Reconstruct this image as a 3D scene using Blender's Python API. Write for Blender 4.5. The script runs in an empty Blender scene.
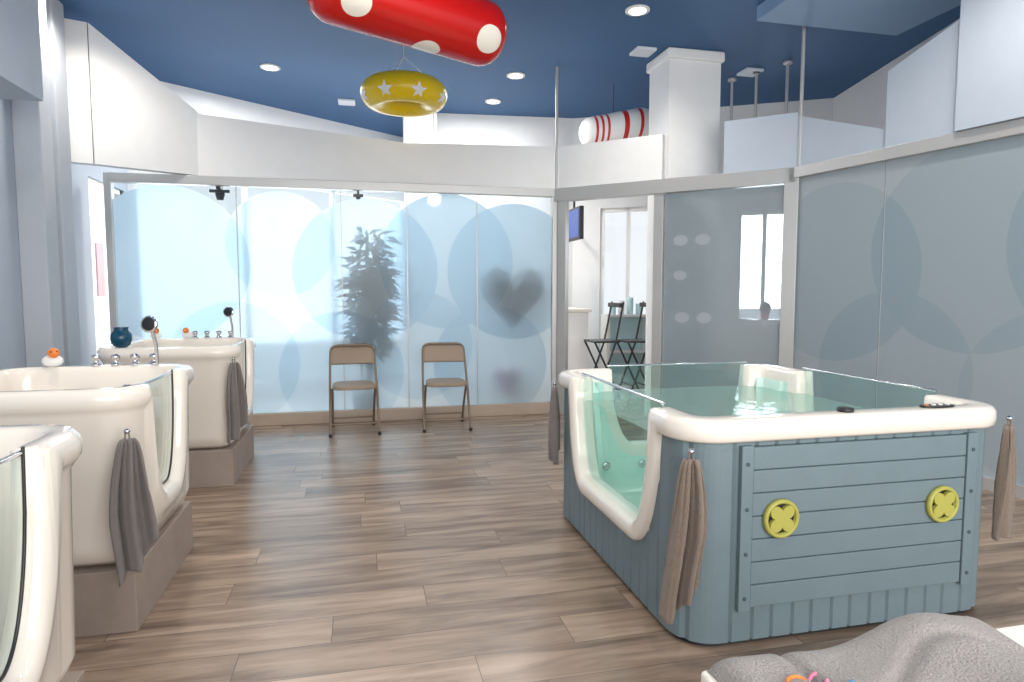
import bpy, bmesh, math, random
from mathutils import Vector, Matrix
random.seed(4)
S=bpy.context.scene
S.view_settings.view_transform='Standard'
S.view_settings.exposure=0.0
COL=S.collection

# ---------------------------------------------------------------- materials
def srgb(r,g,b):
    f=lambda c:(c/255/12.92) if c/255<=0.04045 else ((c/255+0.055)/1.055)**2.4
    return (f(r),f(g),f(b),1)
def new_mat(name):
    m=bpy.data.materials.new(name); m.use_nodes=True
    return m,m.node_tree,m.node_tree.nodes['Principled BSDF']
def mat(name,rgb,rough=0.5,metal=0.0,var=0.04,scale=6,bump=0.0,bscale=40,coat=0.0,spec=None,sheen=0):
    m,nt,p=new_mat(name)
    c=srgb(*rgb)
    n=nt.nodes.new('ShaderNodeTexNoise'); n.inputs['Scale'].default_value=scale
    g=nt.nodes.new('ShaderNodeNewGeometry'); nt.links.new(g.outputs['Position'],n.inputs['Vector'])
    mx=nt.nodes.new('ShaderNodeMixRGB'); 
    mx.inputs[1].default_value=tuple(x*(1-var) for x in c[:3])+(1,)
    mx.inputs[2].default_value=tuple(min(1,x*(1+var)) for x in c[:3])+(1,)
    nt.links.new(n.outputs['Fac'],mx.inputs[0]); nt.links.new(mx.outputs[0],p.inputs['Base Color'])
    p.inputs['Roughness'].default_value=rough; p.inputs['Metallic'].default_value=metal
    p.inputs['Coat Weight'].default_value=coat
    if sheen: p.inputs['Sheen Weight'].default_value=sheen
    if spec is not None: p.inputs['Specular IOR Level'].default_value=spec
    if bump:
        n2=nt.nodes.new('ShaderNodeTexNoise'); n2.inputs['Scale'].default_value=bscale; n2.inputs['Detail'].default_value=4
        nt.links.new(g.outputs['Position'],n2.inputs['Vector'])
        b=nt.nodes.new('ShaderNodeBump'); b.inputs['Strength'].default_value=bump; b.inputs['Distance'].default_value=0.01
        nt.links.new(n2.outputs['Fac'],b.inputs['Height']); nt.links.new(b.outputs[0],p.inputs['Normal'])
    return m
def emis(name,rgb,st):
    m,nt,p=new_mat(name); c=srgb(*rgb)
    p.inputs['Base Color'].default_value=c; p.inputs['Emission Color'].default_value=c; p.inputs['Emission Strength'].default_value=st
    return m
M={}
M['wall']=mat('wall_paint',(234,235,236),0.7)
M['wallblue']=mat('pale_blue_paint_and_shade',(182,193,206),0.7)  # wall tone; on the bands right of the column it carries shade
M['wallgrey']=mat('grey_blue_paint',(184,190,198),0.7)
M['ceil']=mat('blue_ceiling_paint',(58,98,142),0.7,var=0.05,scale=1.5)
M['ceilpale']=mat('pale_ceiling_panel',(128,156,190),0.7)
M['alu']=mat('brushed_aluminium',(192,192,191),0.35,0.4)
M['chrome']=mat('chrome',(215,215,218),0.12,1.0)
M['acryl']=mat('white_acrylic',(238,230,219),0.12,var=0.01,coat=0.4)
M['aqua']=mat('aqua_acrylic_liner',(206,234,224),0.2,var=0.02)
M['clad']=mat('blue_grey_cladding',(113,131,138),0.5,var=0.06,scale=9,bump=0.15,bscale=60)
M['cladd']=mat('cladding_groove',(72,88,96),0.6)
M['plinth']=mat('tile_plinth',(152,138,128),0.5,var=0.2,scale=7,bump=0.1)
M['skirt']=mat('skirting_greige',(182,164,148),0.5,var=0.1,scale=5)
M['towelbr']=mat('taupe_towel_cloth',(132,116,102),0.95,var=0.1,scale=20,bump=0.7,bscale=220,sheen=0.3)
M['towelgr']=mat('grey_towel_cloth',(124,116,113),0.95,var=0.1,scale=20,bump=0.7,bscale=220,sheen=0.3)
M['terry']=mat('light_terry_cloth',(158,151,145),0.95,var=0.10,scale=30,bump=0.8,bscale=260,sheen=0.25)
M['chairm']=mat('beige_metal',(134,118,102),0.45,0.25)
M['chairp']=mat('beige_vinyl',(154,136,118),0.5)
M['yg']=mat('lime_yellow_plastic',(180,176,86),0.4)
M['dark']=mat('dark_plastic',(30,32,34),0.35)
M['yellow']=mat('yellow_vinyl',(238,202,16),0.25)
M['white']=mat('white_plastic',(240,240,238),0.4)
M['orange']=mat('orange_plastic',(235,130,50),0.4)
M['blue']=mat('teal_glaze',(10,70,96),0.15)
M['cyan']=mat('cyan_thread',(40,140,190),0.6)
M['leaf']=mat('leaf_green',(36,58,42),0.6,var=0.3,scale=12)
M['pot']=mat('ceramic_pot',(150,150,150),0.5)
M['balloon']=mat('grey_foil_balloon',(40,50,60),0.6)
M['pink']=mat('pink_vinyl',(225,130,160),0.5)
M['poster']=mat('poster_paper',(236,196,204),0.6)
M['tablew']=mat('cream_laminate',(236,230,218),0.35)
M['teal']=mat('teal_paint',(196,226,231),0.5)
M['lamp']=emis('lamp_glow',(255,240,215),9)
M['lampoff']=mat('vent_white',(214,222,232),0.5)

# floor: running planks with a random shift per row
m,nt,p=new_mat('wood_plank_tile'); M['floor']=m
N=nt.nodes.new; Lk=nt.links.new
def MA(op,a,b=None,c=None):
    q=N('ShaderNodeMath'); q.operation=op
    for i,v in enumerate((a,b,c)):
        if v is None: continue
        if isinstance(v,(int,float)): q.inputs[i].default_value=v
        else: Lk(v,q.inputs[i])
    return q.outputs[0]
g=N('ShaderNodeNewGeometry'); sp=N('ShaderNodeSeparateXYZ'); Lk(g.outputs['Position'],sp.inputs[0])
RH,PW=0.2,1.2
ry=MA('DIVIDE',sp.outputs['Y'],RH); row=MA('FLOOR',ry)
wn=N('ShaderNodeTexWhiteNoise'); wn.noise_dimensions='1D'; Lk(row,wn.inputs['W'])
xx=MA('ADD',MA('DIVIDE',sp.outputs['X'],PW),wn.outputs['Value']); cell=MA('FLOOR',xx)
cv=N('ShaderNodeCombineXYZ'); Lk(cell,cv.inputs[0]); Lk(row,cv.inputs[1])
wc=N('ShaderNodeTexWhiteNoise'); wc.noise_dimensions='2D'; Lk(cv.outputs[0],wc.inputs['Vector'])
fy=MA('FRACT',ry); fx=MA('FRACT',xx)
ey=MA('MULTIPLY',MA('MINIMUM',fy,MA('SUBTRACT',1,fy)),RH); ex=MA('MULTIPLY',MA('MINIMUM',fx,MA('SUBTRACT',1,fx)),PW)
joint=MA('LESS_THAN',MA('MINIMUM',ex,ey),0.0016)
mp=N('ShaderNodeMapping'); mp.inputs['Scale'].default_value=(1.5,13,1); Lk(g.outputs['Position'],mp.inputs['Vector'])
ad=N('ShaderNodeVectorMath'); ad.operation='MULTIPLY_ADD'; Lk(wc.outputs['Color'],ad.inputs[0]); ad.inputs[1].default_value=(17,13,15); Lk(mp.outputs[0],ad.inputs[2])
no=N('ShaderNodeTexNoise'); no.inputs['Scale'].default_value=1.0; no.inputs['Detail'].default_value=8; no.inputs['Roughness'].default_value=0.6; no.inputs['Distortion'].default_value=0.5
Lk(ad.outputs[0],no.inputs['Vector'])
cr=N('ShaderNodeValToRGB')
cr.color_ramp.elements[0].position=0.28; cr.color_ramp.elements[0].color=srgb(98,81,69)
cr.color_ramp.elements[1].position=0.70; cr.color_ramp.elements[1].color=srgb(178,156,136)
e=cr.color_ramp.elements.new(0.48); e.color=srgb(145,124,106)
Lk(no.outputs['Fac'],cr.inputs[0])
r2=N('ShaderNodeMapRange'); r2.inputs['To Min'].default_value=0.80; r2.inputs['To Max'].default_value=1.14; Lk(wc.outputs['Value'],r2.inputs['Value'])
mu=N('ShaderNodeMixRGB'); mu.blend_type='MULTIPLY'; mu.inputs[0].default_value=1; Lk(cr.outputs[0],mu.inputs[1]); Lk(r2.outputs[0],mu.inputs[2])
mx=N('ShaderNodeMixRGB'); Lk(joint,mx.inputs[0]); Lk(mu.outputs[0],mx.inputs[1]); mx.inputs[2].default_value=srgb(94,79,68)
Lk(mx.outputs[0],p.inputs['Base Color']); p.inputs['Roughness'].default_value=0.26
bp=N('ShaderNodeBump'); bp.inputs['Strength'].default_value=0.10; bp.inputs['Distance'].default_value=0.004
Lk(no.outputs['Fac'],bp.inputs['Height']); Lk(bp.outputs[0],p.inputs['Normal'])

def schlick(nt,f0,nrm=None):
    """two-sided Schlick reflectance for thin glass"""
    N=nt.nodes.new; L=nt.links.new
    lw=N('ShaderNodeLayerWeight'); lw.inputs['Blend'].default_value=0.5
    if nrm: L(nrm,lw.inputs['Normal'])
    pw=N('ShaderNodeMath'); pw.operation='POWER'; L(lw.outputs['Facing'],pw.inputs[0]); pw.inputs[1].default_value=5
    ma=N('ShaderNodeMath'); ma.operation='MULTIPLY_ADD'; L(pw.outputs[0],ma.inputs[0]); ma.inputs[1].default_value=(1-f0)*.7; ma.inputs[2].default_value=f0
    return ma.outputs[0]
def frosted(name,axis,circles,base,alt,seethru,translu,rough=0.35,clear_above=None,f0=.02,grough=.3):
    """vinyl-filmed glass; circles: (u,z,r) in metres on the pane"""
    m=bpy.data.materials.new(name); m.use_nodes=True; nt=m.node_tree; nt.nodes.clear()
    N=nt.nodes.new; L=nt.links.new
    out=N('ShaderNodeOutputMaterial'); g=N('ShaderNodeNewGeometry')
    vm=N('ShaderNodeVectorMath'); vm.operation='MULTIPLY'; L(g.outputs['Position'],vm.inputs[0])
    vm.inputs[1].default_value=(1,0,1) if axis=='x' else (0,1,1)
    tot=None; mxn=None
    for (u,z,r,sg) in circles:
        d=N('ShaderNodeVectorMath'); d.operation='DISTANCE'; L(vm.outputs[0],d.inputs[0])
        d.inputs[1].default_value=(u,0,z) if axis=='x' else (0,u,z)
        lt=N('ShaderNodeMath'); lt.operation='LESS_THAN'; L(d.outputs['Value'],lt.inputs[0]); lt.inputs[1].default_value=r
        ml=N('ShaderNodeMath'); ml.operation='MULTIPLY_ADD'; L(lt.outputs[0],ml.inputs[0]); ml.inputs[1].default_value=sg
        if tot: L(tot.outputs[0],ml.inputs[2])
        else: ml.inputs[2].default_value=0
        tot=ml
        if mxn:
            q=N('ShaderNodeMath'); q.operation='MAXIMUM'; L(mxn.outputs[0],q.inputs[0]); L(lt.outputs[0],q.inputs[1]); mxn=q
        else: mxn=lt
    cl=N('ShaderNodeClamp'); L(tot.outputs[0],cl.inputs[0])
    c=N('ShaderNodeMixRGB'); L(cl.outputs[0],c.inputs[0]); c.inputs[1].default_value=srgb(*base); c.inputs[2].default_value=srgb(*alt)
    tr=N('ShaderNodeBsdfTranslucent'); df=N('ShaderNodeBsdfDiffuse'); L(c.outputs[0],tr.inputs[0]); L(c.outputs[0],df.inputs[0])
    a=N('ShaderNodeMixShader'); a.inputs[0].default_value=translu; L(df.outputs[0],a.inputs[1]); L(tr.outputs[0],a.inputs[2])
    rf=N('ShaderNodeBsdfRefraction'); rf.inputs['IOR'].default_value=1.08; rf.inputs['Roughness'].default_value=rough; L(c.outputs[0],rf.inputs['Color'])
    b=N('ShaderNodeMixShader'); b.inputs[0].default_value=seethru; L(a.outputs[0],b.inputs[1]); L(rf.outputs[0],b.inputs[2])
    last=b
    if clear_above is not None:
        tp=N('ShaderNodeBsdfTransparent'); tp.inputs[0].default_value=(0.90,0.94,0.96,1)
        sep=N('ShaderNodeSeparateXYZ'); L(g.outputs['Position'],sep.inputs[0])
        gt=N('ShaderNodeMath'); gt.operation='LESS_THAN'; L(sep.outputs['Z'],gt.inputs[0]); gt.inputs[1].default_value=clear_above
        q=N('ShaderNodeMath'); q.operation='MAXIMUM'; L(gt.outputs[0],q.inputs[0]); L(mxn.outputs[0],q.inputs[1])
        k=N('ShaderNodeMixShader'); L(q.outputs[0],k.inputs[0]); L(tp.outputs[0],k.inputs[1]); L(b.outputs[0],k.inputs[2]); last=k
    gl=N('ShaderNodeBsdfGlossy'); gl.inputs['Roughness'].default_value=grough
    f=N('ShaderNodeMixShader'); L(schlick(nt,f0),f.inputs[0]); L(last.outputs[0],f.inputs[1]); L(gl.outputs[0],f.inputs[2])
    L(f.outputs[0],out.inputs[0]); return m
def clear(name,tint,f0=.04,bump=0,cloud=None):
    m=bpy.data.materials.new(name); m.use_nodes=True; nt=m.node_tree; nt.nodes.clear()
    N=nt.nodes.new; L=nt.links.new
    out=N('ShaderNodeOutputMaterial'); tp=N('ShaderNodeBsdfTransparent'); tp.inputs[0].default_value=tint
    gl=N('ShaderNodeBsdfGlossy'); gl.inputs['Roughness'].default_value=0.03
    nr=None
    if bump:
        n=N('ShaderNodeTexNoise'); n.inputs['Scale'].default_value=9; n.inputs['Detail'].default_value=2
        g=N('ShaderNodeNewGeometry'); L(g.outputs['Position'],n.inputs['Vector'])
        b=N('ShaderNodeBump'); b.inputs['Strength'].default_value=bump; b.inputs['Distance'].default_value=0.02
        L(n.outputs['Fac'],b.inputs['Height']); L(b.outputs[0],gl.inputs['Normal']); nr=b.outputs[0]
    base=tp
    if cloud:
        df=N('ShaderNodeBsdfDiffuse'); df.inputs[0].default_value=srgb(*cloud[0])
        q=N('ShaderNodeMixShader'); q.inputs[0].default_value=cloud[1]; L(tp.outputs[0],q.inputs[1]); L(df.outputs[0],q.inputs[2]); base=q
    f=N('ShaderNodeMixShader'); L(schlick(nt,f0,nr),f.inputs[0]); L(base.outputs[0],f.inputs[1]); L(gl.outputs[0],f.inputs[2])
    L(f.outputs[0],out.inputs[0]); return m
M['gback']=frosted('frosted_film_back','x',[(-1.75,1.55,0.72,.5),(-0.75,1.75,0.5,.35),(0.05,1.5,0.7,.45),(0.85,1.6,0.68,.5),(1.55,1.5,0.7,.6),
    (-1.2,0.6,0.6,.35),(-0.2,0.5,0.6,.4),(0.55,0.75,0.55,.35),(1.3,0.55,0.6,.5)],(226,236,241),(196,216,229),0.48,0.62,rough=.38,clear_above=2.0)
M['gright']=frosted('frosted_film_right','y',[(4.6,1.45,0.72,.5),(3.55,1.6,0.72,.5),(2.6,1.6,0.75,.5),(4.1,0.7,0.6,.4),(3.0,0.6,0.6,.3)],(190,200,206),(166,183,194),0.10,0.3)
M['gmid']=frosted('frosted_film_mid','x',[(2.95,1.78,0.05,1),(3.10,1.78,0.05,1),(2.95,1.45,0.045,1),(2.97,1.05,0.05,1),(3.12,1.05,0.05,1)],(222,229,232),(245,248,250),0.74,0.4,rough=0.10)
M['tglass']=clear('tub_glass',(0.93,0.98,0.97,1))
M['bglass']=clear('tub_glass_teal',(0.87,0.96,0.94,1))
M['water']=clear('pool_water',(0.80,0.94,0.91,1),.03,bump=0.3,cloud=((180,214,202),.25))
M['pane']=clear('window_pane',(0.97,0.98,0.99,1))

# ---------------------------------------------------------------- mesh helpers
def empty(name,loc=(0,0,0)):
    o=bpy.data.objects.new(name,None); COL.objects.link(o); o.location=loc; o.empty_display_size=0.1; return o
def mk(name,verts,faces,material,parent=None,smooth=False,bevel=0,sub=0,solid=0):
    me=bpy.data.meshes.new(name); me.from_pydata([tuple(v) for v in verts],[],faces); me.update()
    o=bpy.data.objects.new(name,me); COL.objects.link(o)
    if isinstance(material,(list,tuple)):
        for q in material: me.materials.append(q)
    elif material: me.materials.append(material)
    bm=bmesh.new(); bm.from_mesh(me); bmesh.ops.recalc_face_normals(bm,faces=bm.faces); bm.to_mesh(me); bm.free()
    if smooth: me.polygons.foreach_set('use_smooth',[True]*len(me.polygons))
    if solid: 
        md=o.modifiers.new('s','SOLIDIFY'); md.thickness=solid; md.offset=0
    if bevel: 
        md=o.modifiers.new('b','BEVEL'); md.width=bevel; md.segments=3; md.limit_method='ANGLE'
    if sub:
        md=o.modifiers.new('u','SUBSURF'); md.levels=sub; md.render_levels=sub
    if parent: o.parent=parent
    return o
BF=[(0,1,2,3),(4,7,6,5),(0,4,5,1),(1,5,6,2),(2,6,7,3),(3,7,4,0)]
def box(name,x0,x1,y0,y1,z0,z1,material,parent=None,bevel=0):
    v=[(x0,y0,z0),(x1,y0,z0),(x1,y1,z0),(x0,y1,z0),(x0,y0,z1),(x1,y0,z1),(x1,y1,z1),(x0,y1,z1)]
    return mk(name,v,BF,material,parent,bevel=bevel)
def sbox(name,p0,p1,th,z0,z1,material,parent=None,k0=0,k1=1,off=0,bevel=0,zt=None):
    """box along a plan segment; zt=(z at start, z at end) gives a sloping top"""
    a=Vector(p0);b=Vector(p1);d=(b-a);n=Vector((-d.y,d.x)).normalized()
    s=a+d*k0+n*off;e=a+d*k1+n*off;h=n*th/2
    za,zb=zt if zt else (z1,z1)
    P=[s-h,e-h,e+h,s+h]
    v=[(q.x,q.y,z0) for q in P]+[(P[0].x,P[0].y,za),(P[1].x,P[1].y,zb),(P[2].x,P[2].y,zb),(P[3].x,P[3].y,za)]
    return mk(name,v,BF,material,parent,bevel=bevel)
def tube(name,pts,r,material,parent=None,cyc=False,res=8):
    cu=bpy.data.curves.new(name,'CURVE'); cu.dimensions='3D'; cu.bevel_depth=r; cu.bevel_resolution=3; cu.use_fill_caps=True
    sp=cu.splines.new('POLY'); sp.points.add(len(pts)-1)
    for i,q in enumerate(pts): sp.points[i].co=(q[0],q[1],q[2],1)
    sp.use_cyclic_u=cyc
    o=bpy.data.objects.new(name,cu); COL.objects.link(o)
    me=bpy.data.meshes.new_from_object(o); bpy.data.objects.remove(o)
    o=bpy.data.objects.new(name,me); COL.objects.link(o); me.materials.append(material)
    me.polygons.foreach_set('use_smooth',[True]*len(me.polygons))
    if parent:o.parent=parent
    return o
def lathe(name,prof,loc,material,parent=None,n=32,mtx=None,smooth=True):
    v=[];f=[]
    for (r,z) in prof:
        for i in range(n):
            t=2*math.pi*i/n; v.append(Vector((r*math.cos(t),r*math.sin(t),z)))
    for k in range(len(prof)-1):
        for i in range(n):
            j=(i+1)%n; f.append((k*n+i,k*n+j,(k+1)*n+j,(k+1)*n+i))
    f.append(tuple(range(n-1,-1,-1))); f.append(tuple((len(prof)-1)*n+i for i in range(n)))
    if mtx: v=[mtx@q for q in v]
    v=[q+Vector(loc) for q in v]
    o=mk(name,v,f,material,parent,smooth=smooth)
    return o
def disc_m(nrm):
    return Vector(nrm).to_track_quat('Z','Y').to_matrix()
def cyl(name,loc,r,h,material,parent=None,nrm=(0,0,1),n=28):
    return lathe(name,[(r*.92,0),(r,h*.15),(r,h*.85),(r*.92,h)],loc,material,parent,n=n,mtx=disc_m(nrm))
def ball(name,loc,r,material,parent=None,sc=(1,1,1)):
    prof=[(max(1e-4,math.sin(math.pi*i/14))*r,-math.cos(math.pi*i/14)*r) for i in range(15)]
    return lathe(name,prof,loc,material,parent,n=24,mtx=Matrix.Diagonal(Vector(sc)))

# ---------------------------------------------------------------- room shell
CZ=3.6
box('floor',-3.2,6.6,-2.5,10.8,-0.1,0,M['floor'])
box('ceiling',-3.2,6.6,-2.5,10.8,CZ,CZ+0.1,M['ceil'])
BL=(-2.2,6.6); P=(1.99,6.6); C2=(3.677,4.99); RE=(4.91,-1.0)

def wall(name,p0,p1,holes,material,th=0.12,z1=CZ):
    e=empty(name); ks=sorted(holes); k=0; i=0
    for (a,b,za,zb) in ks:
        sbox('pier_%d'%i,p0,p1,th,0,z1,material,e,k0=k,k1=a)
        sbox('sill_%d'%i,p0,p1,th,0,za,material,e,k0=a,k1=b)
        sbox('lintel_%d'%i,p0,p1,th,zb,z1,material,e,k0=a,k1=b)
        k=b;i+=1
    sbox('pier_%d'%i,p0,p1,th,0,z1,material,e,k0=k,k1=1); return e
def windowf(name,p0,p1,k0,k1,za,zb,mull=1):
    e=empty(name)
    L=(Vector(p1)-Vector(p0)).length; w=0.05/L
    sbox('frame_bottom',p0,p1,0.07,za,za+.05,M['white'],e,k0,k1); sbox('frame_top',p0,p1,0.07,zb-.05,zb,M['white'],e,k0,k1)
    for j in range(mull+1):
        kk=k0+(k1-k0-w)*j/mull
        sbox('mullion_%d'%j,p0,p1,0.07,za,zb,M['white'],e,kk,kk+w)
    sbox('pane',p0,p1,0.01,za+.04,zb-.04,M['pane'],e,k0,k1)
    return e
LW0=(-2.48,-1.5); LW1=(-2.48,7.8)
wall('wall_left',LW0,LW1,[(.885,.985,.7,2.35)],M['wallblue'])
windowf('window_4',LW0,LW1,.885,.985,.7,2.35,1)
O0=(-2.48,7.8);O1=(0.75,10.2);O2=(0.99,8.65);O3=(2.81,8.5);O4=(5.6,6.9);O5=(4.75,3.6);O6=(5.3,-1.5)
wall('wall_added_opening',O0,O1,[(0.02,0.97,0.12,2.7)],M['wall'])  # wide opening added to let light in behind the frosted glass
windowf('window_added',O0,O1,0.02,0.97,0.12,2.7,3)  # window added to fill that opening
wall('wall_return',O1,O2,[],M['wall'])
wall('wall_back',O2,O3,[],M['wall'])
wall('wall_back_right',O3,O4,[(0.12,0.35,0.35,2.4),(0.66,0.86,0.9,2.3)],M['wall'])
windowf('window_2',O3,O4,0.12,0.35,0.35,2.4,2)
windowf('window_3',O3,O4,0.66,0.86,0.9,2.3,2)
wall('wall_far_right',O4,O5,[],M['wall'])
wall('wall_right_outer',O5,O6,[],M['wall'])

box('trim_1',-2.42,-2.24,5.42,5.62,0,CZ,M['wallgrey'],bevel=0.01)
box('trim_2',-2.42,-2.30,5.85,6.08,0,CZ,M['wallgrey'],bevel=0.01)
box('trim_3',-2.42,-1.98,-1.4,4.86,2.52,CZ,M['wallblue'],bevel=0.005)
B0=(-2.20,6.25);B1=(-1.45,6.66)
e=empty('trim_5')
sbox('left_face',B0,B1,0.1,2.37,3.0,M['wall'],e,0,.985,zt=(3.52,2.94))
sbox('left_return',(-2.40,6.18),B0,0.1,2.37,3.0,M['wall'],e,zt=(3.52,3.52))
e=empty('trim_6')
sbox('mid_band',(-1.46,6.66),(0.45,6.66),0.12,2.365,2.8,M['wall'],e,zt=(2.93,2.76))
sbox('end_band',(0.45,6.66),(1.965,6.66),0.12,2.365,2.8,M['wall'],e,zt=(2.76,2.80))
e=empty('trim_7')
sbox('angled_band',P,C2,0.12,2.365,2.79,M['wall'],e,0.02,0.49,off=.05)
e=empty('trim_8')
sbox('angled_band_2',P,C2,0.12,2.365,2.83,M['wallblue'],e,0.735,1.0,off=.05)  # blue-grey here and on side_band puts shade into the colour
sbox('side_band',C2,RE,0.12,2.365,2.6,M['wallblue'],e,0,0.135,off=.05,zt=(2.80,2.50))
KA=0.135
e=empty('wall_right_upper')
sbox('upper_low',C2,RE,0.12,2.365,3.0,M['wallblue'],e,KA,0.222,zt=(2.92,3.12),off=.03)
sbox('upper_high',C2,RE,0.2,2.365,CZ-.002,M['wallblue'],e,0.222,1,off=0.02)
e=empty('column')
box('shaft',2.88,3.42,5.83,6.27,0,CZ-.1,M['wall'],e)
box('crown',2.85,3.45,5.80,6.30,CZ-.1,CZ-.001,M['wall'],e,bevel=0.02)
box('column_far',0.55,0.95,8.3,8.6,0,CZ-.001,M['wall'])
box('trim_4',3.15,4.5,3.3,4.85,CZ-.12,CZ-.001,M['ceilpale'],bevel=0.01)

# ---------------------------------------------------------------- glass partitions
e=empty('glass_partition')
sbox('back_top_rail',BL,P,0.09,2.28,2.362,M['alu'],e,bevel=.004)
seams=[-2.2,-1.137,-0.187,0.448,1.154,1.99]
for i in range(5):
    box('pane_%d'%i,seams[i]+.004,seams[i+1]-.004,6.595,6.605,0.12,2.285,M['gback'],e)
    if i: box('seam_%d'%i,seams[i]-.004,seams[i]+.004,6.592,6.608,0.12,2.275,M['alu'],e)
box('left_post',-2.24,-2.18,6.56,6.64,0,2.36,M['alu'],e,bevel=.004)
box('corner_post',1.95,2.03,6.56,6.64,0,2.36,M['alu'],e,bevel=.004)
box('base_trim',-2.2,1.98,6.55,6.65,0,0.12,M['skirt'],e,bevel=.006)
e=empty('sliding_door_partition')
sbox('top_rail',P,C2,0.1,2.23,2.362,M['alu'],e,0,1,bevel=.004)
sbox('jamb_left',P,C2,0.08,0,2.25,M['alu'],e,0.02,0.06,bevel=.004)
sbox('jamb_mid',P,C2,0.06,0,2.25,M['alu'],e,0.46,0.50,bevel=.004)
sbox('jamb_right',P,C2,0.1,0,2.36,M['alu'],e,0.96,1.01,bevel=.004)
sbox('door_pane',P,C2,0.01,0.05,2.24,M['gmid'],e,0.505,0.96)
sbox('base',P,C2,0.06,0,0.05,M['alu'],e,0.5,0.97)
e=empty('side_glass_partition')
sbox('top_rail',C2,RE,0.1,2.27,2.362,M['alu'],e,0,1,bevel=.004)
ks=[0.0,0.135,0.36,0.6,0.85,1.0]
for i in range(5):
    sbox('pane_%d'%i,C2,RE,0.01,0.08,2.275,M['gright'],e,ks[i]+.001,ks[i+1]-.001)
sbox('base_trim',C2,RE,0.08,0,0.08,M['alu'],e)
tube('support_pole',[(P[0]+.005,P[1]-.02,2.365),(P[0]+.005,P[1]-.02,CZ)],0.016,M['alu'])
tube('support_pole.001',[(C2[0],C2[1]-.03,2.365),(C2[0],C2[1]-.03,CZ)],0.016,M['alu'])
for i,(x,y) in enumerate([(3.95,6.5),(4.05,6.2),(4.2,5.9)]):
    e=empty('ceiling_rod' if i==0 else 'ceiling_rod.%03d'%i)
    tube('rod',[(x,y,2.7),(x,y,CZ)],0.015,M['alu'],e); cyl('flange',(x,y,CZ-.03),.045,.03,M['alu'],e)
# small clamp spotlights on the far side of the top rail
for i,(x,y,s) in enumerate([(-1.30,6.72,1),(-.02,6.70,.55)]):
    e=empty('clamp_spotlight' if i==0 else 'clamp_spotlight.%03d'%i)
    box('bracket',x-.02*s,x+.02*s,6.646,y+.02,2.26,2.29,M['dark'],e); box('plate',x-.09*s,x+.09*s,y-.03*s,y+.03*s,2.23,2.26,M['dark'],e,bevel=.005)
    lathe('can',[(.03*s,0),(.045*s,.06*s),(.03*s,.07*s)],(x,y,2.235-.07*s),M['dark'],e)

# ---------------------------------------------------------------- downlights
DL=[(-.88,7.24),(1.64,6.92),(1.59,7.9),(2.24,5.13),(-2.0,5.6),(0.3,3.0),(2.2,2.2),(-1.2,3.2),(1.0,0.6),(3.3,3.0)]  # last five are added out of view to light the interior
for i,(x,y) in enumerate(DL):
    e=empty('recessed_downlight' if i==0 else 'recessed_downlight.%03d'%i)
    lathe('bezel',[(.062,0),(.1,0),(.1,.012),(.062,.012)],(x,y,CZ-.013),M['white'],e)
    cyl('lamp_disc',(x,y,CZ-.016),.07,.008,M['lamp'],e)
    ld=bpy.data.lights.new('downlight','SPOT'); ld.energy=102; ld.spot_size=math.radians(150); ld.spot_blend=0.8; ld.color=(1,.93,.84); ld.shadow_soft_size=.07
    lo=bpy.data.objects.new('spot',ld); COL.objects.link(lo); lo.location=(x,y,CZ-.03); lo.parent=e
for i,(x,y) in enumerate([(-.14,8.3),(2.66,5.95),(4.0,6.24)]):
    box('ceiling_vent' if i==0 else 'ceiling_vent.%03d'%i,x-.1,x+.1,y-.1,y+.1,CZ-.03,CZ-.001,M['lampoff'],bevel=.008)

# ---------------------------------------------------------------- tub loft
def layout(hx,hy,r,step):
    L=[]
    sides=[('+x',(1,0)),('+y',(0,1)),('-x',(-1,0)),('-y',(0,-1))]
    for si,(nm,_) in enumerate(sides):
        ln=2*((hy if nm[1]=='x' else hx)-r); n=int(ln/step)
        for i in range(n): L.append(('s',nm,i/n))
        for i in range(12): L.append(('c',si,i/12))
    return L
def ringpt(q,hx,hy,r,d):
    rr=max(r-d,.04); ax=hx-d-rr; ay=hy-d-rr
    if q[0]=='s':
        t=q[2]*2-1
        return {'+x':(hx-d,ay*t),'+y':(-ax*t,hy-d),'-x':(-(hx-d),-ay*t),'-y':(ax*t,-(hy-d))}[q[1]]
    cs=[(ax,ay),(-ax,ay),(-ax,-ay),(ax,-ay)][q[1]]; an=math.radians(90*q[1]+90*q[2])
    return (cs[0]+rr*math.cos(an),cs[1]+rr*math.sin(an))
def topz(q,hx,hy,r,zt,cuts,w,wtr=.15):
    if q[0]=='s':
        x,y=ringpt(q,hx,hy,r,0); c=y if q[1][1]=='x' else x
        for (sd,lo,hi,zc) in cuts:
            if sd==q[1] and lo-w<c<hi+w:
                e=min(c-(lo-w),(hi+w)-c); k=min(e/(wtr+w),1)
                return zc-w+(zt-zc)*(1-math.sqrt(max(0,1-(1-k)**2)))
    return zt-w
def loft(name,cx,cy,hx,hy,r,zt,cuts,prof,material,parent,step=.008,cap=True):
    L=layout(hx,hy,r,step); n=len(L); v=[];f=[]
    for (d,w,za) in prof:
        for i,q in enumerate(L):
            x,y=ringpt(q,hx,hy,r,d)
            z=za if za is not None else topz(q,hx,hy,r,zt,cuts,w)
            v.append((cx+x,cy+y,z))
    for k in range(len(prof)-1):
        for i in range(n):
            j=(i+1)%n; f.append((k*n+i,k*n+j,(k+1)*n+j,(k+1)*n+i))
    if cap: f.append(tuple((len(prof)-1)*n+i for i in range(n)))
    return mk(name,v,f,material,parent,smooth=True),L
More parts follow.
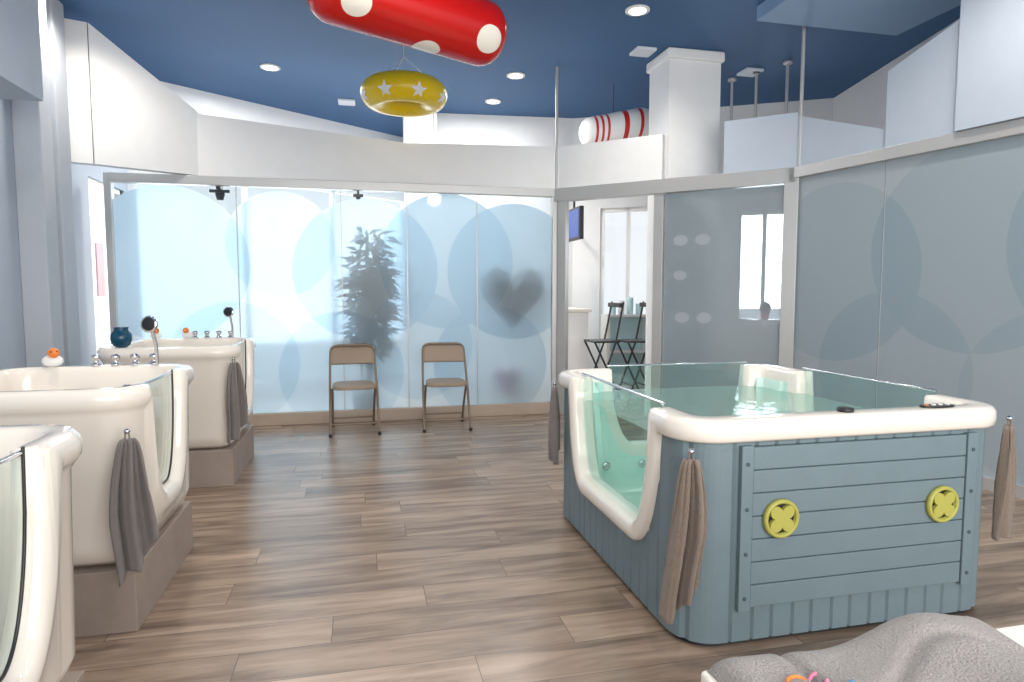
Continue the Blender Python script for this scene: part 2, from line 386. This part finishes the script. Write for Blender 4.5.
def glasspanel(name,cx,cy,hx,hy,r,zt,cuts,cut,d,gz,material,parent,edge=True):
    L=layout(hx,hy,r,.01); v=[];f=[];top=[]
    for q in L:
        if q[0]=='s' and q[1]==cut[0]:
            x,y=ringpt(q,hx,hy,r,0); c=y if q[1][1]=='x' else x
            if cut[1]-.02<=c<=cut[2]+.02:
                x,y=ringpt(q,hx,hy,r,d); z=topz(q,hx,hy,r,zt,cuts,0.01)
                v.append((cx+x,cy+y,min(z,gz))); v.append((cx+x,cy+y,gz)); top.append((cx+x,cy+y,gz))
    for i in range(len(v)//2-1): f.append((2*i,2*i+2,2*i+3,2*i+1))
    mk(name,v,f,material,parent,solid=.008)
    if edge: tube(name+'_edge',[top[0],top[-1]],.0065,M['chrome'],parent)

def hang_towel(name,x,y,zt,zb,w,ang,material,seed=0,tilt=0.0):
    rnd=random.Random(seed); e=empty(name)
    nx,nz=44,30; v=[];f=[]
    t=Vector((math.cos(ang),math.sin(ang),0)); n=Vector((-math.sin(ang),math.cos(ang),0))
    ph=rnd.random()*6
    for k in range(nz+1):
        fz=k/nz; hw=.022+(w/2-.022)*min(1,fz*1.8)**.55
        for i in range(nx+1):
            u=i/nx*2-1
            amp=.007+.018*min(1,fz*2)
            fo=amp*math.sin(u*6.5+ph+fz*1.6)+.007*math.sin(u*15+ph*2+fz*3)
            z=zt+(zb-zt)*fz + (.07*u*fz+.035*abs(u)*fz)+.012*math.sin(u*5+ph)*fz
            p=Vector((x,y,z))+t*(u*hw+.018*math.sin(fz*4+ph)*fz+tilt*fz)+n*fo
            v.append(p)
    for k in range(nz):
        for i in range(nx):
            a=k*(nx+1)+i; f.append((a,a+1,a+nx+2,a+nx+1))
    mk('cloth',v,f,material,e,smooth=True,solid=.009)
    tube('loop',[(x-.008,y,zt-.01),(x-.006,y,zt+.03),(x+.006,y,zt+.03),(x+.008,y,zt-.01)],.003,material,e)
    ball('hook',(x,y,zt+.03),.011,M['chrome'],e)
    return e

# ---------------------------------------------------------------- big pool tub
TX,TY,HX,HY,R=1.795,2.82,0.70,0.79,0.15
ZT=.845
cuts=[('-x',-.49,.42,.34),('+y',-.38,.50,.40),('+x',-.47,.37,.40)]
spa=empty('hydrotherapy_pool')
rimprof=[(.03,.082,None),(-.010,.080,None),(-.018,.070,None),(-.021,.045,None),(-.018,.018,None),(-.006,.004,None),(.012,0,None),(.078,0,None),(.094,.006,None),(.104,.022,None),(.112,.07,None),(.135,.12,None),(.17,None,.20),(.22,None,.13)]
loft('acrylic_rim',TX,TY,HX,HY,R,ZT,cuts,rimprof[:11],M['acryl'],spa,cap=False)
loft('basin',TX,TY,HX,HY,R,ZT,cuts,rimprof[10:],M['aqua'],spa)
L=layout(HX-.01,HY-.01,R,.008); n=len(L); pos=[ringpt(q,HX-.01,HY-.01,R,0) for q in L]
v=[];f=[];dist=[0]
for i in range(1,n): dist.append(dist[-1]+(Vector(pos[i])-Vector(pos[i-1])).length)
for row_,(za) in enumerate([0.02,0.10,0.24,None]):
    for i,q in enumerate(L):
        gq=(dist[i]%.085); d=.009 if gq<.008 else 0
        x,y=ringpt(q,HX-.01,HY-.01,R,d)
        tz=topz(q,HX,HY,R,ZT,cuts,.07)
        z=tz if za is None else min(za,tz-.01*(3-row_))
        v.append((TX+x,TY+y,z))
for k in range(3):
    for i in range(n):
        j=(i+1)%n; f.append((k*n+i,k*n+j,(k+1)*n+j,(k+1)*n+i))
mk('slatted_cladding',v,f,M['clad'],spa)
loft('base_shadow_gap',TX,TY,HX-.03,HY-.03,R-.02,.03,[],[(0,None,.0),(0,None,.03)],M['dark'],spa,cap=True)
yf=TY-HY+.01
box('panel_back',1.31,2.33,yf-.008,yf+.01,.15,.745,M['cladd'],spa)
nb=7; hb=(.745-.15)/nb
for i in range(nb):
    box('board_%d'%i,1.355,2.285,yf-.016,yf-.004,.15+i*hb+.002,.15+(i+1)*hb-.002,M['clad'],spa,bevel=.003)
for j,(a0,a1) in enumerate([(1.305,1.352),(2.288,2.335)]):
    box('stile_%d'%j,a0,a1,yf-.022,yf,.14,.75,M['clad'],spa,bevel=.003)
    for k in range(4): cyl('screw_%d_%d'%(j,k),((a0+a1)/2,yf-.022,.19+k*.165),.007,.004,M['cladd'],spa,nrm=(0,-1,0),n=12)
for i,(x,z) in enumerate([(1.467,.478),(2.176,.478)]):
    Y=yf-.016
    cyl('vent_recess_%d'%i,(x,Y,z),.060,.004,M['dark'],spa,nrm=(0,-1,0),n=40)
    lathe('vent_ring_%d'%i,[(.056,0),(.072,0),(.072,.014),(.067,.020),(.060,.020),(.056,.014),(.056,0)],(x,Y,z),M['yg'],spa,n=48,mtx=disc_m((0,-1,0)))
    V=[];N_=64
    for s,yy in ((0,Y-.004),(1,Y-.018)):
        for k in range(N_):
            t=2*math.pi*k/N_; rr=.030+.029*abs(math.cos(2*t+math.pi/2))**.9
            V.append((x+rr*math.cos(t),yy,z+rr*math.sin(t)))
    F=[tuple(range(N_)),tuple(range(2*N_-1,N_-1,-1))]+[(k,(k+1)%N_,N_+(k+1)%N_,N_+k) for k in range(N_)]
    mk('vent_web_%d'%i,V,F,M['yg'],spa)
for i,c in enumerate(cuts):
    glasspanel('glass_%d'%i,TX,TY,HX,HY,R,ZT,cuts,c,.045,.862,M['bglass'],spa)
L2=layout(HX,HY,R,.05); W=[ringpt(q,HX,HY,R,.056) for q in L2]
mk('water_surface',[(TX+x,TY+y,.72) for x,y in W],[tuple(range(len(W)))],M['water'],spa)
box('inner_seat',TX-.45,TX+.5,TY-.6,TY-.3,.13,.40,M['aqua'],spa,bevel=.05)
for i,(x,y) in enumerate([(1.5,3.1),(1.8,3.25),(2.1,3.1),(1.55,2.75),(2.05,2.75),(1.8,2.6)]):
    cyl('floor_jet_%d'%i,(x,y,.135),.022,.012,M['dark'],spa)
for i in range(5):
    cyl('wall_jet_%d'%i,(1.35+i*.22,TY+HY-.165,.30),.024,.014,M['chrome'],spa,nrm=(0,-1,0))
    cyl('side_jet_%d'%i,(TX+HX-.165,2.3+i*.22,.30),.024,.014,M['chrome'],spa,nrm=(-1,0,0))
for i in range(4):
    cyl('seat_jet_%d'%i,(1.45+i*.22,2.36,.402),.02,.008,M['dark'],spa)
cyl('air_valve',(1.78,2.085,.845),.030,.014,M['dark'],spa)
V=[];N_=32
for z in (.846,.853):
    for k in range(N_):
        t=2*math.pi*k/N_; V.append((2.20+.075*math.copysign(abs(math.cos(t))**.6,math.cos(t)),2.085+.026*math.copysign(abs(math.sin(t))**.8,math.sin(t)),z))
mk('control_pad',V,[tuple(range(N_-1,-1,-1)),tuple(range(N_,2*N_))]+[(k,(k+1)%N_,N_+(k+1)%N_,N_+k) for k in range(N_)],M['dark'],spa)
for k in range(4): cyl('pad_button_%d'%k,(2.15+k*.033,2.085,.853),.009,.003,M['orange'] if k==0 else M['white'],spa,n=12)
hang_towel('hanging_towel',1.095,2.0,.72,.17,.13,math.radians(-20),M['towelbr'],1,tilt=-.01)
hang_towel('hanging_towel.001',2.53,2.06,.76,.33,.16,math.radians(40),M['towelbr'],2)
hang_towel('hanging_towel.002',1.055,3.50,.75,.36,.12,math.radians(75),M['towelgr'],3)

# ---------------------------------------------------------------- baby hydro tubs
def babytub(name,cx,cy,taps=True):
    e=empty(name); hx,hy,r,zt=.42,.45,.15,.94
    cuts=[('+x',-.30,.14,.47)]
    prof=[(.16,None,.245),(.09,None,.25),(.05,None,.28),(.025,None,.34),(.012,.10,None),(.0,.08,None),(-.012,.065,None),(-.016,.04,None),(-.010,.014,None),(.005,0,None),(.05,.0,None),(.065,.008,None),(.073,.03,None),(.085,.10,None),(.13,None,.33),(.2,None,.30)]
    loft('shell',cx,cy,hx,hy,r,zt,cuts,prof,M['acryl'],e)
    glasspanel('glass',cx,cy,hx,hy,r,zt,cuts,cuts[0],.04,.93,M['tglass'],e)
    L=layout(hx,hy,r,.008); g=[]
    for q in L:
        if q[0]=='s' and q[1]=='+x':
            x,y=ringpt(q,hx,hy,r,0)
            if -.30<=y<=.14: g.append((cx+hx-.035,cy+y,topz(q,hx,hy,r,zt,cuts,0)+.004))
    tube('gasket',g,.004,M['dark'],e)
    box('plinth',cx-.36,cx+.377,cy-.42,cy+.42,0,.245,M['plinth'],e,bevel=.004)
    for k in range(4):
        X=cx-.02+k*.085
        if not taps: X-=.42
        if not taps and k<2: continue
        lathe('tap_%d'%k,[(.022,0),(.022,.01),(.014,.014),(.013,.03),(.02,.034),(.02,.05),(.012,.056)] if taps else [(.03,0),(.03,.008),(.02,.014)],(X,cy+hy-.04,zt),M['chrome'],e,n=20)
    if taps:
        sx=cx+.25; sy=cy+hy-.05
        tube('shower_pipe',[(sx,sy,zt),(sx,sy,zt+.09),(sx-.005,sy-.01,zt+.13),(sx-.012,sy-.015,zt+.18)],.009,M['chrome'],e)
        lathe('shower_head',[(.012,0),(.034,.012),(.036,.022),(.03,.026)],(sx-.012,sy-.02,zt+.20),M['dark'],e,mtx=disc_m((-.3,-1,.1)))
        lathe('shower_head_rim',[(.037,.008),(.041,.012),(.041,.02),(.037,.024)],(sx-.012,sy-.02,zt+.20),M['chrome'],e,mtx=disc_m((-.3,-1,.1)))
    cyl('inner_dial',(cx-.05,cy+hy-.115,zt-.14),.04,.02,M['chrome'],e,nrm=(0,-1,0))
    cyl('inner_dial_cap',(cx-.05,cy+hy-.135,zt-.14),.022,.015,M['white'],e,nrm=(0,-1,0))
    cyl('inner_spout',(cx+.14,cy+hy-.115,zt-.11),.03,.03,M['chrome'],e,nrm=(0,-1,0))
    for k in range(3): cyl('jet_%d'%k,(cx-.2+k*.18,cy+hy-.13,.5),.02,.015,M['chrome'],e,nrm=(0,-1,0))
    return e
babytub('baby_hydrotub',-1.235,3.07)
babytub('baby_hydrotub.001',-1.235,4.98)
babytub('baby_hydrotub.002',-1.15,1.54,taps=False)
hang_towel('hanging_towel.003',-.845,2.59,.76,.27,.13,math.radians(25),M['towelgr'],5)
hang_towel('hanging_towel.004',-.83,4.54,.83,.33,.14,math.radians(50),M['towelgr'],6)
def duck(name,x,y,z,body,ang=0,s=1):
    e=empty(name)
    ball('body',(x,y,z+.028*s),.036*s,body,e,sc=(1.25,.95,.8))
    ball('head',(x+.028*s*math.cos(ang),y+.028*s*math.sin(ang),z+.068*s),.024*s,M['orange'] if body==M['white'] else body,e)
    ball('beak',(x+.054*s*math.cos(ang),y+.054*s*math.sin(ang),z+.064*s),.012*s,M['orange'],e,sc=(1.3,1.2,.5))
    ball('tail',(x-.045*s*math.cos(ang),y-.045*s*math.sin(ang),z+.042*s),.012*s,body,e,sc=(1.2,1,1))
    for k in (-1,1): ball('eye_%d'%(k+1),(x+.044*s*math.cos(ang)-.011*k*math.sin(ang),y+.044*s*math.sin(ang)+.011*k*math.cos(ang)-.004,z+.075*s),.004*s,M['dark'],e)
duck('rubber_duck',-1.44,3.48,.941,M['white'],-1.0)
duck('rubber_duck.001',-1.53,5.39,.941,M['white'],-1.2,.9)
duck('rubber_duck.002',-1.31,5.39,.941,M['white'],-1.7,.9)
e=empty('blue_vase')
lathe('body',[(.03,0),(.05,.015),(.062,.05),(.06,.085),(.042,.108),(.04,.12),(.046,.13)],(-1.50,4.575,.942),M['blue'],e)

# ---------------------------------------------------------------- folding chairs
def chair(name,cx,cy,ang=0):
    e=empty(name)
    rot=Matrix.Rotation(ang,3,'Z')
    T=lambda p:tuple(rot@Vector(p)+Vector((cx,cy,0)))
    r=.011
    pts=[(-.215,-.20,.01),(-.212,.0,.385),(-.205,.13,.62),(-.20,.19,.735)]
    arc=[(-.19,.205,.765),(-.165,.212,.782),(-.13,.215,.788)]
    left=pts+arc; right=[(-x,y,z) for x,y,z in reversed(left)]
    tube('main_frame',[T(q) for q in left+right],r,M['chairm'],e)
    for k in (-1,1):
        tube('rear_leg_%d'%(k+1),[T((k*.19,.26,.01)),T((k*.19,.09,.24)),T((k*.19,-.08,.415))],r,M['chairm'],e)
        cyl('front_foot_%d'%(k+1),T((k*.215,-.203,0)),.016,.03,M['dark'],e); cyl('rear_foot_%d'%(k+1),T((k*.19,.262,0)),.016,.03,M['dark'],e)
    tube('front_bar',[T((-.212,-.152,.10)),T((.212,-.152,.10))],.008,M['chairm'],e)
    tube('rear_bar',[T((-.19,.20,.095)),T((.19,.20,.095))],.008,M['chairm'],e)
    tube('hinge_bar',[T((-.205,.02,.40)),T((.205,.02,.40))],.008,M['chairm'],e)
    V=[];N=48
    for z,s in ((.418,.94),(.425,1),(.447,1),(.456,.93)):
        for k in range(N):
            t=2*math.pi*k/N; c=math.copysign(abs(math.cos(t))**.45,math.cos(t)); q=math.copysign(abs(math.sin(t))**.45,math.sin(t))
            V.append(T((c*(.188-.012*q)*s,-.03+q*.19*s,z)))
    F=[tuple(range(N-1,-1,-1)),tuple(range(3*N,4*N))]
    for b in range(3): F+=[(b*N+k,b*N+(k+1)%N,(b+1)*N+(k+1)%N,(b+1)*N+k) for k in range(N)]
    mk('seat',V,F,M['chairp'],e,smooth=False)
    V=[];F=[];nx,nz=16,8
    for j in range(nz+1):
        for i in range(nx+1):
            u=i/nx*2-1; w=j/nz; zz=.615+.165*w-(.02*abs(u)**6 if w>.8 else 0)
            yy=.128+.088*w+.025*(1-u*u)
            V.append(T((u*.197,yy,zz)))
    for j in range(nz):
        for i in range(nx):
            a=j*(nx+1)+i; F.append((a,a+1,a+nx+2,a+nx+1))
    mk('backrest',V,F,M['chairp'],e,smooth=True,solid=.018)
    return e
chair('folding_chair',-.09,6.12,.05); chair('folding_chair.001',.76,6.12,-.03)

# ---------------------------------------------------------------- things behind the glass
e=empty('potted_bamboo'); px,py=0.02,6.80
lathe('pot',[(.10,0),(.125,.02),(.14,.3),(.13,.3),(.12,.27)],(px,py,0),M['pot'],e)
V=[];F=[]
for s in range(7):
    bx,by=px+random.uniform(-.06,.06),py+random.uniform(-.09,.0); lean=random.uniform(-.16,.16); H=random.uniform(1.5,1.92)
    tube('cane_%d'%s,[(bx,by,.27),(bx+lean*.4,by,1.0),(bx+lean,by,H)],.011,M['leaf'],e)
    for k in range(85):
        f_=random.uniform(.42,1); z=H*f_; x0=bx+lean*f_**1.5; an=random.uniform(0,6.28); ln=random.uniform(.12,.24); el=random.uniform(-.7,.5)
        off=random.uniform(0,.12); d=Vector((math.cos(an),math.sin(an)*.5,el)).normalized()
        c=Vector((x0,by,z))+d*off; sd=d.cross(Vector((0,1,0))).normalized()*.018
        b=len(V); V+= [c,c+d*ln*.4+sd,c+d*ln+Vector((0,0,-.03)),c+d*ln*.4-sd]; F.append((b,b+1,b+2,b+3))
V=[Vector((q.x,max(q.y,6.615),q.z)) for q in V]
mk('leaves',V,F,M['leaf'],e)
def heart(name,cx,cy,cz,s,material,tail=True):
    e=empty(name); V=[];F=[];N=64;K=8
    for side in (-1,1):
        for k in range(K+1):
            rr=math.sin(math.pi/2*(k/K)) if side<0 else math.sin(math.pi/2*(1-k/K))
            y=side*math.sqrt(max(0,1-rr*rr))*.14*s
            if side>0 and k==0: continue
            for i in range(N):
                t=2*math.pi*i/N
                x=16*math.sin(t)**3/17; z=(13*math.cos(t)-5*math.cos(2*t)-2*math.cos(3*t)-math.cos(4*t))/17
                V.append((cx+x*s*.5*max(rr,.001),cy+y,cz+(z*max(rr,.001))*s*.55))
    R_=len(V)//N
    for k in range(R_-1):
        F+=[(k*N+i,k*N+(i+1)%N,(k+1)*N+(i+1)%N,(k+1)*N+i) for i in range(N)]
    mk('foil',V,F,material,e,smooth=True)
    tube('ribbon',[(cx,cy,cz-.5*s),(cx+.01,cy,.02)],.003,M['white'],e); cyl('weight',(cx+.01,cy,0),.04,.04,material,e)
    return e
heart('heart_balloon',1.55,6.71,1.26,.74,M['balloon'])
heart('heart_balloon.001',1.48,6.70,.36,.36,M['pink'])
e=empty('pendant_lamp'); ball('globe',(.80,7.3,2.32),.075,M['lamp'],e); tube('cord',[(.80,7.3,2.39),(.80,7.3,CZ)],.004,M['dark'],e)
e=empty('reception_counter'); box('body',2.35,2.62,7.3,8.2,0,1.05,M['white'],e,bevel=.01); box('top',2.32,2.65,7.27,8.23,1.05,1.09,M['tablew'],e,bevel=.005)
e=empty('wall_television'); box('bezel',2.45,2.50,7.15,7.75,1.9,2.28,M['dark'],e,bevel=.01)
m_=emis('tv_picture',(60,80,140),.4); box('screen',2.443,2.449,7.18,7.72,1.93,2.25,m_,e); tube('bracket',[(2.48,7.45,2.28),(2.48,7.45,2.5),(2.48,8.4,2.5)],.015,M['dark'],e)
e=empty('display_cabinet')
box('carcass_left',3.02,3.06,7.72,7.95,0,1.0,M['white'],e); box('carcass_right',3.58,3.62,7.72,7.95,0,1.0,M['white'],e); box('back',3.06,3.58,7.93,7.95,.05,1.0,M['teal'],e)
for i in range(3): box('shelf_%d'%i,3.06,3.58,7.72,7.93,.05+i*.46,.08+i*.46,M['white'],e)
for i in range(4): cyl('jar_%d'%i,(3.14+(i%4)*.12,7.84,1.0),.04,.14+.04*(i%3),[M['teal'],M['white'],M['teal']][i%3],e)
for k,(x,y) in enumerate([(2.66,6.87),(3.02,6.80)]):
    e=empty('bistro_chair' if k==0 else 'bistro_chair.001')
    for s in (-.17,.17):
        tube('leg_a_%d'%(s>0),[(x-.2,y+s,0),(x+.06,y+s,.72),(x+.15,y+s,1.18)],.011,M['dark'],e)
        tube('leg_b_%d'%(s>0),[(x+.18,y+s,0),(x-.18,y+s,.74)],.011,M['dark'],e)
    for zz,xx_ in ((.25,.055),(.25,-.11)): tube('stretcher_%d'%int(xx_*100),[(x+xx_,y-.17,zz),(x+xx_,y+.17,zz)],.008,M['dark'],e)
    box('seat',x-.19,x+.12,y-.17,y+.17,.73,.75,M['dark'],e,bevel=.005); box('back',x+.10,x+.15,y-.18,y+.18,1.12,1.17,M['dark'],e,bevel=.01)
e=empty('small_potted_plant'); lathe('pot',[(.04,0),(.06,.1),(.05,.1)],(4.86,7.12,.952),M['pink'],e); ball('foliage',(4.86,7.12,1.1),.07,M['leaf'],e)
box('window_shelf',4.62,5.0,7.0,7.16,.92,.95,M['white'])
box('poster',-2.41,-2.395,6.78,6.95,1.25,1.75,M['poster'])

# ---------------------------------------------------------------- ceiling floats
def spotmat(name,base,spot,pts,r):
    m,nt,p=new_mat(name); tc=nt.nodes.new('ShaderNodeNewGeometry'); last=None
    for q in pts:
        d=nt.nodes.new('ShaderNodeVectorMath'); d.operation='DISTANCE'; nt.links.new(tc.outputs['Position'],d.inputs[0]); d.inputs[1].default_value=q
        lt=nt.nodes.new('ShaderNodeMath'); lt.operation='LESS_THAN'; nt.links.new(d.outputs['Value'],lt.inputs[0]); lt.inputs[1].default_value=r
        if last:
            x=nt.nodes.new('ShaderNodeMath'); x.operation='MAXIMUM'; nt.links.new(last.outputs[0],x.inputs[0]); nt.links.new(lt.outputs[0],x.inputs[1]); last=x
        else: last=lt
    mx=nt.nodes.new('ShaderNodeMixRGB'); mx.inputs[1].default_value=srgb(*base); mx.inputs[2].default_value=srgb(*spot)
    nt.links.new(last.outputs[0],mx.inputs[0]); nt.links.new(mx.outputs[0],p.inputs['Base Color']); p.inputs['Roughness'].default_value=.22
    return m
def capsule(name,p0,p1,r,material,parent):
    p0=Vector(p0);p1=Vector(p1);ax=(p1-p0);Ln=ax.length; prof=[]
    for k in range(9): t=math.pi/2*k/8; prof.append((max(1e-3,r*math.sin(t)**.8),-r*.75*math.cos(t)))
    for k in range(1,12): prof.append((r,Ln*k/12))
    for k in range(9): t=math.pi/2*(1-k/8); prof.append((max(1e-3,r*max(0,math.sin(t))**.8),Ln+r*.75*math.cos(t)))
    return lathe(name,prof,p0,material,parent,n=40,mtx=disc_m(ax))
q0=Vector((-.12,3.85,2.98));q1=Vector((.76,4.18,2.93));ax=(q1-q0).normalized(); rr=.195
tocam=Vector((0,-1,0)); sdv=(tocam-ax*tocam.dot(ax)).normalized(); dn=ax.cross(sdv).normalized(); dn=dn if dn.z<0 else -dn
sp=[]
for (t,an) in [(.08,35),(.97,30),(.60,88),(.3,-70),(.75,150),(.1,170),(.6,210),(.9,250)]:
    sp.append(tuple(q0+(q1-q0)*t+(sdv*math.cos(math.radians(an))+dn*math.sin(math.radians(an)))*rr))
e=empty('inflatable_bolster')
capsule('body',q0,q1,rr,spotmat('red_vinyl_dots',(190,20,16),(240,232,220),sp,.085),e)
for t in (.2,.8):
    c=q0.lerp(q1,t); tube('string_%d'%int(t*10),[(c.x,c.y,c.z+rr*.98),(c.x,c.y,CZ)],.003,M['white'],e)
e=empty('swim_ring'); cx,cy,cz=.40,6.04,3.06; Rm,rm=.26,.125; V=[];F=[];A,B=56,24
for i in range(A):
    t=2*math.pi*i/A
    for j in range(B):
        u=2*math.pi*j/B; V.append((cx+(Rm+rm*math.cos(u))*math.cos(t),cy+(Rm+rm*math.cos(u))*math.sin(t),cz+rm*math.sin(u)))
for i in range(A):
    for j in range(B): F.append((i*B+j,((i+1)%A)*B+j,((i+1)%A)*B+(j+1)%B,i*B+(j+1)%B))
mk('ring',V,F,M['yellow'],e,smooth=True)
for k in range(8):
    t=2*math.pi*(k+.35)/8; u=-.45; V=[]
    for i in range(10):
        r_=.075 if i%2==0 else .032; an=math.pi*2*i/10+math.pi/2
        tt=t+r_*math.cos(an)/(Rm+rm*math.cos(u)); uu=u+r_*math.sin(an)/rm; ro=rm+.003
        V.append((cx+(Rm+ro*math.cos(uu))*math.cos(tt),cy+(Rm+ro*math.cos(uu))*math.sin(tt),cz+ro*math.sin(uu)))
    V.append((cx+(Rm+(rm+.006)*math.cos(u))*math.cos(t),cy+(Rm+(rm+.006)*math.cos(u))*math.sin(t),cz+(rm+.006)*math.sin(u)))
    mk('star_%d'%k,V,[(10,i,(i+1)%10) for i in range(10)],M['white'],e)
for k in range(3):
    t=2*math.pi*k/3; tube('string_%d'%k,[(cx+Rm*math.cos(t),cy+Rm*math.sin(t),cz+rm),(cx,cy,cz+.33)],.002,M['white'],e)
tube('string_up',[(cx,cy,cz+.33),(cx,cy,CZ)],.002,M['white'],e)
m,nt,p=new_mat('white_red_stripes'); g=nt.nodes.new('ShaderNodeNewGeometry'); sx=nt.nodes.new('ShaderNodeSeparateXYZ'); nt.links.new(g.outputs['Position'],sx.inputs[0])
last=None
for c_,hw in [(2.50,.014),(2.57,.014),(2.64,.014),(2.86,.03),(3.05,.02)]:
    cm=nt.nodes.new('ShaderNodeMath'); cm.operation='COMPARE'; nt.links.new(sx.outputs['X'],cm.inputs[0]); cm.inputs[1].default_value=c_; cm.inputs[2].default_value=hw
    if last:
        x=nt.nodes.new('ShaderNodeMath'); x.operation='MAXIMUM'; nt.links.new(last.outputs[0],x.inputs[0]); nt.links.new(cm.outputs[0],x.inputs[1]); last=x
    else: last=cm
mx=nt.nodes.new('ShaderNodeMixRGB'); mx.inputs[1].default_value=srgb(244,244,242); mx.inputs[2].default_value=srgb(205,40,40)
nt.links.new(last.outputs[0],mx.inputs[0]); nt.links.new(mx.outputs[0],p.inputs['Base Color']); p.inputs['Roughness'].default_value=.3
e=empty('striped_pool_float'); capsule('body',(2.50,6.90,3.03),(3.12,6.98,3.19),.175,m,e)
tube('string',[(2.76,6.94,3.25),(2.76,6.94,CZ)],.003,M['dark'],e)

# ---------------------------------------------------------------- changing table with towel
e=empty('changing_table')
box('top',.47,1.75,.05,.82,.71,.75,M['tablew'],e,bevel=.006)
box('apron',.50,1.72,.08,.79,.60,.71,M['tablew'],e)
for i,(x,y) in enumerate([(.5,.08),(1.66,.08),(.5,.73),(1.66,.73)]): box('leg_%d'%i,x,x+.06,y,y+.06,0,.62,M['tablew'],e)
e=empty('folded_towel'); V=[];F=[];nx,ny=110,70
def th(u,w):
    eu=min(1,min(u,1-u)/.06); ew=min(1,min(w,1-w)/.07)
    ed=math.sqrt(max(0,1-(1-eu)**2))*math.sqrt(max(0,1-(1-ew)**2))
    h=.034+.020*math.exp(-((u-.74)/.2)**2)+.003*math.sin(u*14+w*5)+.003*math.sin(w*21-u*6)
    fold=.010*math.exp(-((u-.26-.05*math.sin(w*5))/.018)**2)+.008*math.exp(-((w-.80+.06*math.sin(u*7))/.018)**2)
    return .752+ed*(h-fold)
for j in range(ny+1):
    for i in range(nx+1):
        u=i/nx;w=j/ny
        V.append((.474+u*.465+.008*math.sin(w*9),.20+w*(.615-.015*math.sin(u*6)),th(u,w)))
for j in range(ny):
    for i in range(nx):
        a=j*(nx+1)+i; F.append((a,a+1,a+nx+2,a+nx+1))
mk('terry',V,F,M['terry'],e,smooth=True)
def scribble(nm,x,y,rx,ry,mt,t0,t1):
    pts=[]
    for k in range(20):
        t=t0+(t1-t0)*k/19; xx=x+rx*math.cos(t); yy=y+ry*math.sin(t)
        pts.append((xx,yy,th((xx-.474)/.465,(yy-.20)/.615)+.0005))
    tube(nm,pts,.0026,mt,e)
scribble('embroidery_a',.553,.715,.013,.010,M['orange'],0,4.5); scribble('embroidery_b',.582,.712,.011,.012,M['pink'],1,5.5)
scribble('embroidery_c',.527,.708,.011,.008,M['yellow'],0,5); scribble('embroidery_d',.535,.696,.035,.007,M['cyan'],3.2,6.1); scribble('embroidery_e',.575,.690,.04,.008,M['cyan'],3.2,6.1)

# ---------------------------------------------------------------- lights, world, camera
w=bpy.data.worlds.new('sky'); S.world=w; w.use_nodes=True
bg=w.node_tree.nodes['Background']; bg.inputs[0].default_value=(.95,.98,1,1); bg.inputs[1].default_value=1.05
def area(name,loc,target,sx,sy,en,col):
    ld=bpy.data.lights.new(name,'AREA'); ld.shape='RECTANGLE'; ld.size=sx; ld.size_y=sy; ld.energy=en; ld.color=col
    o=bpy.data.objects.new(name,ld); COL.objects.link(o); o.location=loc
    o.rotation_euler=(Vector(target)-Vector(loc)).to_track_quat('-Z','Y').to_euler(); return o
area('added_backlight',(-1.4,10.0,2.0),(0.2,6.0,1.2),5.0,3.0,190,(.96,.99,1))  # backlight added outside to brighten the frosted partition
area('back_room_fill',(0.2,7.7,3.55),(0.2,7.7,0),3.6,.8,70,(1,.99,.97))  # fill light added under the ceiling to brighten the back room, no visible fixture
area('daylight_entrance',(1.2,-2.2,1.9),(1.0,5,1.4),5.5,2.6,240,(1,.97,.93))
area('daylight_right_window',(5.23,7.8,1.7),(4.0,5.8,1.2),.8,1.3,60,(.97,.99,1))
cam=bpy.data.cameras.new('camera'); co=bpy.data.objects.new('camera',cam); COL.objects.link(co)
cam.sensor_width=36; cam.lens=22.78; co.location=(0,0,1.3); co.rotation_euler=(math.radians(85.6),0,math.radians(-13)); cam.clip_start=.05
S.camera=co
